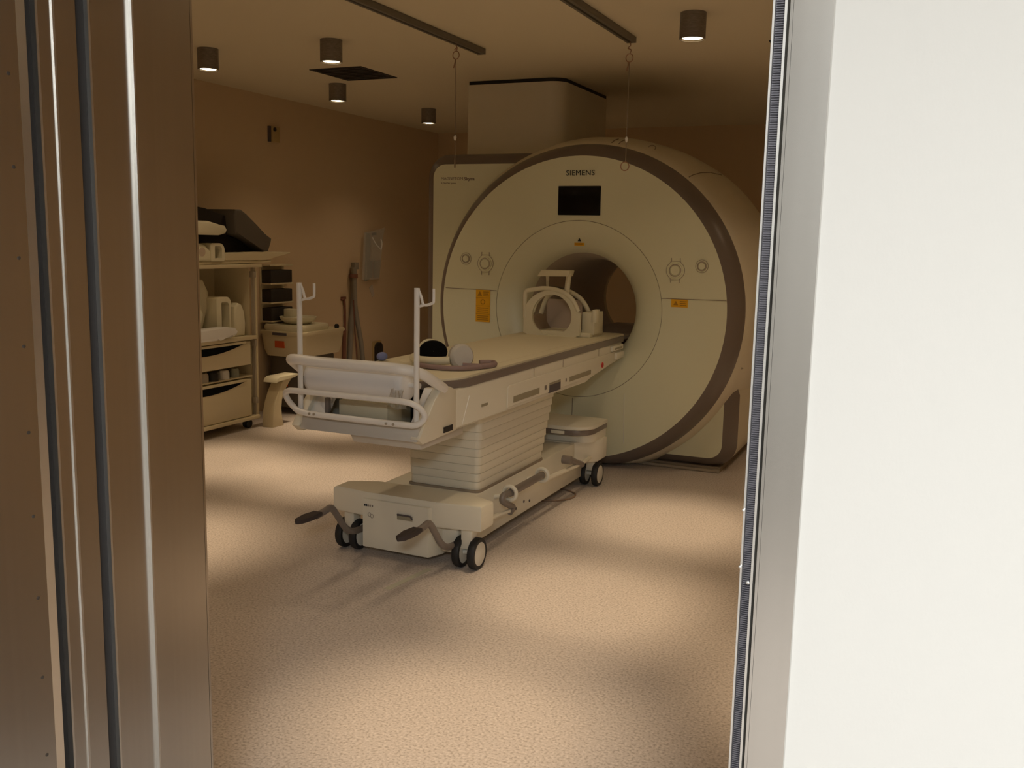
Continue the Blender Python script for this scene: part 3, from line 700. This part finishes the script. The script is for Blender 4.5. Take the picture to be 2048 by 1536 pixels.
# head coil with mirror
hc = thing('head_coil', 'cream open head coil with round opening and tilted mirror frame at tunnel mouth', 'head coil', (-2.38, 6.05, .954))
HX, HY, HZ = -2.390, 5.985, 1.085
def coil_plate(y0, y1, name, m):
    bm = bmesh.new(); N = 48; inner, outer = [], []
    for k in range(N):
        q = 2*PI*k/N; ci, si = math.cos(q), math.sin(q)
        inner.append((HX+.143*ci, HZ-.003+.123*si if si < 0 else HZ-.003+.150*si))
        # outer: box below, rounded arch above
        if si < .25:
            t = min(.205/max(abs(ci), 1e-4), .131/max(-si, 1e-4)) if si < 0 else .205/max(abs(ci), 1e-4)
            x, z_ = t*ci, t*si
            x = max(-.205, min(.205, x)); outer.append((HX+x, HZ+z_))
        else: outer.append((HX+.205*ci*(1 if ci < 0 else .92)**1, HZ+.175*si))
    rings = [[bm.verts.new((x, y, z_)) for x, z_ in L] for L, y in ((inner, y0), (outer, y0), (outer, y1), (inner, y1))]
    for i in range(4):
        A, B = rings[i], rings[(i+1) % 4]
        for k in range(N): bm.faces.new((A[k], A[(k+1) % N], B[(k+1) % N], B[k]))
    return finish(name, bm, M[m], hc, smooth=True, auto=35)
coil_plate(HY, HY+.022, 'coil_face', 'coil')
# back shell (half cylinder liner) with dark interior
bm = bmesh.new(); A = []
for y_ in (HY+.022, HY+.27):
    A.append([bm.verts.new((HX+.150*math.cos(q), y_, max(.956, HZ+.145*math.sin(q)))) for q in [PI*1.0+PI*k/24 for k in range(25)]])
for k in range(24): bm.faces.new((A[0][k], A[0][k+1], A[1][k+1], A[1][k]))
bmesh.ops.solidify(bm, geom=bm.faces[:], thickness=.006)
finish('coil_cradle', bm, M['coil_brown'], hc, smooth=True)
box('coil_end', HX-.14, HX+.12, HY+.262, HY+.275, .956, HZ+.10, 'coil_brown', hc)
box('coil_base', HX-.20, HX+.27, HY+.02, HY+.29, .954, .985, 'coil', hc, bev=.006)
box('side_module', HX+.195, HX+.285, HY+.06, HY+.24, .97, HZ+.035, 'coil', hc, bev=.006)
box('side_clip', HX+.270, HX+.300, HY+.05, HY+.12, HZ-.03, HZ+.055, 'coil', hc, bev=.004)
# handle loop on the left and arch bars
tube('arch_bar', [(HX-.197, HY+.012, HZ-.02), (HX-.200, HY+.010, HZ+.12), (HX-.190, HY+.010, HZ+.160), (HX-.155, HY+.010, HZ+.172), (HX-.05, HY+.008, HZ+.186), (HX+.06, HY+.008, HZ+.170), (HX+.14, HY+.010, HZ+.12), (HX+.185, HY+.012, HZ+.04)], .0155, 'coil', hc, 10, 7)
tube('arch_bar', [(HX-.150, HY+.03, HZ+.02), (HX-.115, HY+.03, HZ+.10), (HX-.05, HY+.03, HZ+.155), (HX+.02, HY+.02, HZ+.168)], .013, 'coil', hc, 10, 7)
tube('arch_bar', [(HX-.16, HY+.20, HZ), (HX-.11, HY+.20, HZ+.12), (HX, HY+.20, HZ+.168), (HX+.11, HY+.20, HZ+.13), (HX+.175, HY+.20, HZ+.06), (HX+.21, HY+.20, HZ-.02)], .016, 'coil', hc, 10, 7)
for s in (-1, 1): tube('side_rod', [(HX+s*.06, HY+.02, HZ+.172), (HX+s*.06, HY+.20, HZ+.158)], .010, 'coil', hc, 8)
# mirror frame
mz = HZ+.165
for (a, b, r) in (((HX-.085, HY+.05, mz+.125), (HX+.115, HY+.03, mz+.132), .014), ((HX+.105, HY+.03, mz+.128), (HX+.085, HY+.05, mz-.005), .019), ((HX-.060, HY+.06, mz+.115), (HX-.055, HY+.07, mz+.005), .014), ((HX-.055, HY+.07, mz+.012), (HX+.085, HY+.06, mz+.005), .008)):
    tube('mirror_frame', [a, b], r, 'coil', hc, 8)
prism('mirror_hood', [(HX-.112, mz+.100), (HX+.112, mz+.106), (HX+.122, mz+.144), (HX-.085, mz+.142)], 'y', HY+.0, HY+.09, 'coil', hc, bev=.003)
prism('mirror_glass', [(HX-.048, mz+.02), (HX+.080, mz+.015), (HX+.092, mz+.112), (HX-.05, mz+.108)], 'y', HY+.056, HY+.062, 'mirror', hc)

# ------------------------------------------------------------------ storage cart and its load
CF, CB = -5.12, -5.54
ct = thing('storage_cart', 'cream coil storage cart with two wide drawers and open shelves by wall', 'cart', ((CF+CB)/2, 5.8, 0))
Y0c, Y1c = 5.22, 6.335
box('bottom_tray', CB, CF+.012, Y0c, Y1c-.02, .075, .105, 'cart', ct, bev=.006)
box('back_panel', CB, CB+.015, Y0c, Y1c-.02, .105, 1.33, 'cart', ct)
for y_ in (Y0c+.02, Y1c-.045):
    box('end_panel', CB+.015, CF-.05, y_, y_+.015, .105, .77, 'cart', ct)
box('end_panel', CB+.015, CF-.05, Y1c-.062, Y1c-.050, .77, 1.32, 'cart', ct)
for x in (CF-.045, CB+.02):
    for y_ in (Y0c, Y1c-.04):
        box('post', x, x+.035, y_+.012, y_+.034, .09, 1.325, 'cart', ct, bev=.003)
        box('post_channel', x+.002, x+.030, y_-.004, y_+.014, .09, 1.325, 'cart_grey', ct)
for z_ in (.20, .68, 1.24): box('post_clamp', CF-.05, CF-.004, Y1c-.052, Y1c-.022, z_, z_+.05, 'cart_grey', ct, bev=.003)
box('shelf', CB+.01, CF+.005, Y0c, Y1c-.03, .738, .768, 'cart', ct, bev=.004)
box('top_shelf', CB, CF+.01, Y0c, Y1c+.04, 1.322, 1.350, 'cart', ct, bev=.005)
box('inner_shelf', CB+.015, CF-.03, Y0c+.04, Y1c-.06, .428, .440, 'cart', ct)
def drawer(za, zb):
    d = box('drawer', CB+.05, CF-.006, Y0c+.045, Y1c-.105, za, zb, 'cart', ct, bev=.005)
    yc_, hl = 5.70, .455
    pts = [(yc_+hl*t, zb-.012-.0*t) for t in (1, -1)]
    pts += [(yc_+hl*(-1+2*k/14), zb-.012-.062*(1-(-1+2*k/14)**2)) for k in range(1, 14)]
    prism('handle_cutout', pts, 'x', CF-.02, CF-.003, 'softblack', d)
    prism('handle_lip', [(yc_+hl*1.02, zb-.014), (yc_-hl*1.02, zb-.014), (yc_-hl*1.02, zb+.006), (yc_+hl*1.02, zb+.006)], 'x', CF-.02, CF+.004, 'cart', d, bev=.003)
drawer(.535, .725); drawer(.110, .415)
for x in (CF-.06, CB+.08):
    for y_ in (Y0c+.08, Y1c-.10):
        c = box('cart_caster', x-.018, x+.018, y_-.02, y_+.02, .045, .078, 'black', ct, bev=.003)
        for s in (-1, 1):
            lathe('caster_wheel', [(.0005, x+s*.006), (.034, x+s*.006), (.036, x+s*.012), (.036, x+s*.022), (.030, x+s*.026), (.0005, x+s*.026)], (0, y_, .036), 'tyre', c, axis='x', seg=24)
# clear jars in the gap between the drawers
for k, (y_, r) in enumerate(((5.62, .045), (5.74, .040), (5.84, .048), (5.97, .046), (6.10, .038))):
    z_ = .4405
    j = lathe('plastic_jar', [(.0005, z_), (r, z_), (r, z_+.055), (r*.8, z_+.07), (.0005, z_+.07)], (-5.19, y_, 0), ['slot_dark', 'cart_grey', 'black', 'table_grey', 'green_grey'][k], axis='z', seg=20,
              tagd=(['dark brown jar in the cart gap between drawers', 'mid grey jar in the cart gap between the two drawers', 'black jar in the cart gap between the drawers', 'pale jar in the cart gap between the drawers', 'grey-green jar in the cart gap nearest the cart post'][k], 'jar', 'jars between the cart drawers'))

def solid(name, pts, x0, x1, m, lb, cat, bev=.012, group=None, parent=None):
    return prism(name, pts, 'x', x0, x1, m, parent, bev=bev, seg=3, tagd=None if parent else (lb, cat, group))
TZ = 1.350
# top shelf load
o = solid('coil_tray', [(5.55, TZ), (6.525, TZ+.008), (6.535, TZ+.028), (5.55, TZ+.026)], CF-.36, CF-.02, 'cart', 'thin cream tray lying directly on the cart top shelf', 'tray', .004)
TZ2 = TZ+.029
solid('coil_mat', [(5.96, TZ2), (6.45, TZ2), (6.60, TZ2+.026), (6.78, TZ2+.052), (6.785, TZ2+.064), (6.60, TZ2+.062), (6.30, TZ2+.066), (5.96, TZ2+.060)], CF-.36, CF-.015, 'cart', 'long cream curved tray jutting past the cart end', 'tray', .006)
TZ3 = TZ2+.067
bc = thing('body_coil', 'large charcoal body coil with raised grey flap on top of the cart', 'coil', (CF-.2, 6.1, TZ3))
solid('coil_pad', [(5.96, TZ3), (6.44, TZ3), (6.30, TZ3+.10), (6.12, TZ3+.13), (5.60, TZ3+.17), (5.60, TZ3+.06), (5.96, TZ3+.02)], CF-.38, CF-.145, 'dark_coil', '', '', .012, parent=bc)
solid('coil_slab', [(5.45, TZ3+.24), (5.45, TZ3+.385), (5.85, TZ3+.335), (6.14, TZ3+.275), (6.15, TZ3+.20), (6.10, TZ3+.13), (5.7, TZ3+.16)], CF-.36, CF-.11, 'dark_coil', '', '', .012, parent=bc)
solid('coil_flap', [(6.08, TZ3+.29), (6.10, TZ3+.335), (6.17, TZ3+.335), (6.24, TZ3+.30), (6.34, TZ3+.21), (6.45, TZ3+.15), (6.545, TZ3+.110), (6.535, TZ3+.075), (6.50, TZ3+.005), (6.44, TZ3), (6.36, TZ3+.06), (6.22, TZ3+.12), (6.10, TZ3+.145)], CF-.32, CF-.02, 'grey_coil', '', '', .014, parent=bc)
cs = thing('neck_coil', 'cream neck coil with square ring handle at the front of cart top', 'coil', (CF-.06, 5.7, TZ+.027))
bm = bmesh.new()
o_ = rrect(5.79, 5.945, TZ+.027, TZ+.165, (.01, .02, .055, .02), 6); i_ = rrect(5.835, 5.915, TZ+.05, TZ+.145, (.008, .012, .03, .01), 6)
R = [[bm.verts.new((x, a, b)) for a, b in L] for L, x in ((i_, CF-.13), (o_, CF-.13), (o_, CF-.005), (i_, CF-.005))]
for q in range(4):
    for k in range(len(o_)): bm.faces.new((R[q][k], R[q][(k+1) % len(o_)], R[(q+1) % 4][(k+1) % len(o_)], R[(q+1) % 4][k]))
finish('ring_handle', bm, M['coil'], cs, smooth=True)
solid('coil_shell', [(5.45, TZ+.027), (5.80, TZ+.027), (5.80, TZ+.10), (5.74, TZ+.15), (5.66, TZ+.165), (5.45, TZ+.165)], CF-.14, CF-.01, 'coil', '', '', .015, parent=cs)
lathe('coil_opening', [(.0005, CF-.008), (.035, CF-.008), (.035, CF-.02)], (0, 5.70, TZ+.10), 'coil_brown', cs, axis='x', seg=20)
solid('shoulder_coil', [(5.40, TZ3+.135), (5.85, TZ3+.13), (5.92, TZ3+.145), (5.935, TZ3+.175), (5.91, TZ3+.205), (5.82, TZ3+.215), (5.74, TZ3+.235), (5.40, TZ3+.24)], CF-.11, CF+.04, 'coil', 'smooth cream coil pad resting in front of the black coil on the cart', 'coil', .02)
# middle compartment load
SZ = .769
k1 = thing('knee_coil', 'cream knee coil with upright loop handle on the middle cart shelf', 'coil', (CF-.15, 6.0, SZ))
bm = bmesh.new()
o_ = rrect(5.90, 6.065, SZ+.03, SZ+.325, (.02, .02, .05, .02), 6); i_ = rrect(5.955, 6.045, SZ+.07, SZ+.285, (.015, .015, .035, .015), 6)
R = [[bm.verts.new((x, a, b)) for a, b in L] for L, x in ((i_, CF-.22), (o_, CF-.22), (o_, CF-.06), (i_, CF-.06))]
for q in range(4):
    for k in range(len(o_)): bm.faces.new((R[q][k], R[q][(k+1) % len(o_)], R[(q+1) % 4][(k+1) % len(o_)], R[(q+1) % 4][k]))
finish('loop_handle', bm, M['coil'], k1, smooth=True)
solid('coil_foot', [(5.82, SZ), (6.10, SZ), (6.08, SZ+.035), (5.85, SZ+.035)], CF-.26, CF-.05, 'coil', '', '', .006, parent=k1)
solid('coil_wing', [(5.70, SZ+.49), (5.87, SZ+.46), (5.93, SZ+.36), (5.91, SZ+.26), (5.84, SZ+.035), (5.80, SZ+.035), (5.78, SZ+.26)], CF-.28, CF-.16, 'coil', '', '', .015, parent=k1)
solid('ankle_coil', [(6.10, SZ), (6.225, SZ), (6.235, SZ+.10), (6.22, SZ+.20), (6.19, SZ+.255), (6.15, SZ+.27), (6.11, SZ+.24)], CF-.22, CF-.05, 'coil', 'rounded cream coil standing at the end of the middle cart shelf', 'coil', .02)
solid('breast_coil', [(5.45, SZ+.085), (5.72, SZ+.085), (5.76, SZ+.20), (5.73, SZ+.25), (5.68, SZ+.30), (5.45, SZ+.36)], CF-.20, CF-.06, 'coil', 'bulky cream coil leaning behind the white cushion on the middle cart shelf', 'coil', .02)
solid('coil_block', [(5.45, SZ), (5.76, SZ), (5.74, SZ+.084), (5.45, SZ+.084)], CF-.22, CF-.07, 'coil_brown', 'brownish foam block under the bulky coil on middle cart shelf', 'foam block', .006)
solid('foam_cushion', [(5.45, SZ), (5.78, SZ-.0), (5.80, SZ+.02), (5.95, SZ+.015), (6.00, SZ+.03), (6.02, SZ+.055), (5.99, SZ+.085), (5.90, SZ+.098), (5.45, SZ+.098)], CF-.05, CF+.055, 'bar', 'glossy white rounded cushion at the front of the middle cart shelf', 'cushion', .02)

# ------------------------------------------------------------------ beside the cart, along the left wall
rk = thing('wall_rack', 'small white wall rack holding three dark boxes beyond the cart', 'rack', (WX0+.05, 7.08, .82))
box('rack_back', WX0, WX0+.02, 6.90, 7.235, .80, 1.325, 'cart', rk, bev=.003)
for z_ in (.81, .975, 1.145, 1.310): box('rack_shelf', WX0+.02, WX0+.13, 6.90, 7.225, z_, z_+.014, 'cart', rk, bev=.002)
for z_ in (.824, .989, 1.159):
    box('dark_bin', WX0+.02, WX0+.125, 6.91, 7.215, z_, z_+.115, 'vent', rk, bev=.006)

ut = thing('utility_trolley', 'white tub trolley with orange label and dark wheeled base beside cart', 'trolley', (-5.28, 7.2, 0))
tub = [rrect(-5.53+o, -5.06-o, 6.84+o, 7.50-o, .06, 5) for o in (.03, .012, 0, .0)]
loft('tub', [[(x, y_, z_) for x, y_ in L] for L, z_ in zip(tub, (.52, .58, .69, .725))], 'cart', ut)
prism('tub_rim', rrect(-5.545, -5.045, 6.825, 7.515, .07, 5), 'z', .715, .745, 'cart', ut, bev=.008)
prism('tub_lid', rrect(-5.52, -5.08, 6.86, 7.30, .06, 5), 'z', .745, .800, 'coil', ut, bev=.02)
prism('base_cabinet', rrect(-5.50, -5.10, 6.90, 7.42, .08, 5), 'z', .06, .52, 'grey_coil', ut, bev=.02)
lathe('lid_knob', [(.0005, .745), (.02, .745), (.022, .768), (.015, .782), (.0005, .785)], (-5.09, 7.40, 0), 'black', ut, axis='z', seg=16)
box('handle_plate', -5.37, -5.22, 6.818, 6.826, .712, .735, 'slot_dark', ut)
lb = box('orange_label', -5.36, -5.26, 6.838, 6.852, .60, .66, 'orange', ut)
box('base_label', -5.32, -5.27, 6.893, 6.902, .25, .29, 'orange', ut)
for x in (-5.46, -5.15):
    for y_ in (6.96, 7.36):
        lathe('trolley_wheel', [(.0005, x-.015), (.034, x-.015), (.036, x-.008), (.036, x+.008), (.034, x+.015), (.0005, x+.015)], (0, y_, .036), 'tyre', ut, axis='x', seg=20)
dish = thing('plastic_dish', 'pale cream shallow dish set on the lid of the tub trolley', 'dish', (-5.28, 7.1, .80))
lathe('dish_bowl', [(.0005, .802), (.10, .802), (.15, .835), (.165, .865), (.155, .866), (.14, .84), (.095, .81), (.0005, .81)], (-5.27, 7.06, 0), 'coil', dish, axis='z', seg=32)
box('dish_tab', -5.40, -5.30, 7.02, 7.10, .86, .93, 'coil', dish, bev=.008)

st = thing('curved_stand', 'white plastic stand with curved seven-shaped leg on floor beside the cart', 'stand', (-5.05, 6.45, 0))
leg = [(6.325, 0), (6.470, 0), (6.445, .08), (6.435, .15), (6.445, .22), (6.475, .28), (6.52, .335), (6.60, .395), (6.49, .395), (6.455, .36), (6.41, .30), (6.365, .22), (6.335, .13)]
prism('curved_leg', leg, 'x', -5.10, -4.99, 'cart', st, bev=.004)
prism('stand_top', [(6.365, .372), (6.375, .40), (6.41, .418), (6.65, .420), (6.655, .405), (6.61, .390), (6.42, .388)], 'x', -5.115, -4.975, 'coil', st, bev=.005)

# breathing hoses and pouch on the wall
wh = thing('hose_holder', 'grey breathing hoses hanging in a bundle from a wall clip', 'hose', (WX0, 8.42, .9))
def W(px_, py_, off=.03):
    y_, z_ = onX(px_, py_, WX0+off); return (WX0+off, y_, z_)
box('wall_clip', WX0, WX0+.045, 8.36, 8.44, 1.25, 1.32, 'tube_grey', wh, bev=.004)
tube('hose', [W(706, 534), W(707, 560), W(706, 600), W(703, 640), W(701, 680), W(699, 730), W(699, 790)], .026, 'tube_grey', wh, 10, 5)
tube('hose', [W(709, 536, .06), W(709, 570, .06), W(710, 610, .06), W(716, 650, .06), W(722, 685, .06), W(726, 730, .06), W(727, 790, .06)], .026, 'tube_grey', wh, 10, 5)
tube('hose_band', [W(707, 548, .05), W(707, 556, .05)], .045, 'tube_red', wh, 12)
tube('thin_line', [W(707, 600, .08), W(709, 650, .08), W(712, 690, .08), W(716, 760, .08)], .006, 'tube_red', wh, 6, 5)
rh = thing('gas_line', 'thin red-brown hose hanging on the wall beside the grey hoses', 'hose', (WX0, 8.2, .9))
tube('line', [W(683, 600, .015), W(687, 597, .015), W(689, 608, .015), W(690, 650, .015), W(689, 700, .015), W(688, 780, .015)], .013, 'tube_red', rh, 8, 5)
tube('line_sleeve', [W(689, 660, .018), W(688, 730, .018)], .020, 'tube_red', rh, 8)
box('line_clip', WX0, WX0+.02, 8.17, 8.24, .95, .975, 'tube_red', rh)
po = thing('wall_pouch', 'clear plastic pouch with grey-green leaflets hung on the wall', 'pouch', (WX0, 8.8, 1.1))
def wq(name, quad, off, th, m):
    pts = [W(a, b, off)[1:] for a, b in quad]
    return prism(name, pts, 'x', WX0+off, WX0+off+th, m, po, smooth=False)
wq('pouch_film', [(724, 560), (758, 558), (766, 470), (770, 455), (745, 462), (728, 466)], .045, .004, 'pouch')
wq('leaflet', [(731, 466), (739, 466), (737, 560), (729, 562)], .004, .012, 'green_grey')
wq('leaflet', [(741, 466), (766, 460), (761, 520), (741, 521)], .004, .010, 'cart')
wq('leaflet', [(743, 466), (752, 465), (752, 470), (743, 471)], .018, .006, 'black')
wq('leaflet', [(733, 521), (743, 521), (742, 556), (732, 556)], .020, .012, 'green_grey')
wq('leaflet', [(748, 521), (759, 520), (757, 555), (747, 556)], .020, .012, 'green_grey')
wq('pouch_string', [(738, 575), (744, 569), (748, 590), (744, 594)], .004, .006, 'pouch')
tube('shine_strip', [W(762, 478, .052), W(764, 488, .052), W(762, 500, .052)], .006, 'bar', po, 6, 4)
tube('shine_strip', [W(745, 475, .052), W(752, 488, .052), W(760, 497, .052)], .006, 'bar', po, 6, 4)
sk = thing('wall_socket', 'dark rounded wall socket low on the wall behind the table', 'socket', (WX0, 8.84, .3))
y_, z_ = onX(752, 700, WX0)
box('socket_plate', WX0, WX0+.02, y_-.08, y_+.08, z_-.18, z_+.10, 'tan', sk, bev=.006)
prism('socket_cover', rrect(y_-.065, y_+.065, z_-.16, z_+.085, (.01, .01, .05, .05), 6), 'x', WX0+.02, WX0+.05, 'vent', sk, bev=.006)
ws = thing('wall_sensor', 'small tan wall sensor with black dot high on the left wall', 'sensor', (WX0, 6.82, 2.36))
a0 = onX(537, 252, WX0); a1 = onX(554, 286, WX0)
box('sensor_case', WX0, WX0+.035, a0[0]+.01, a1[0], a1[1], a0[1], 'tan', ws, bev=.005)
box('sensor_back', WX0, WX0+.02, a0[0]-.015, a0[0]+.01, a1[1], a0[1], 'slot_dark', ws)
b0 = onX(549, 259, WX0+.035)
lathe('sensor_eye', [(.0005, WX0+.045), (.018, WX0+.044), (.018, WX0+.034)], (0, b0[0], b0[1]), 'black', ws, axis='x', seg=16)

# floor marking and cord
tp = prism('floor_marking', [(-2.23, 3.60), (-2.195, 3.60), (-2.155, 3.93), (-2.185, 3.93)], 'z', .0002, .0014, 'tape', tagd=('short strip of worn tape on the floor before the table wheels', 'floor tape'))
tube('floor_cord', [(-2.25, 5.30, .005), (-2.17, 5.302, .005), (-2.06, 5.36, .005), (-2.012, 5.45, .005), (-2.022, 5.55, .005), (-2.09, 5.61, .005), (-2.17, 5.63, .005), (-2.26, 5.62, .005)], .005, 'floor_cord', sides=8, smooth_n=7, tagd=('thin brown cord looped on the floor under the table base', 'cord'))
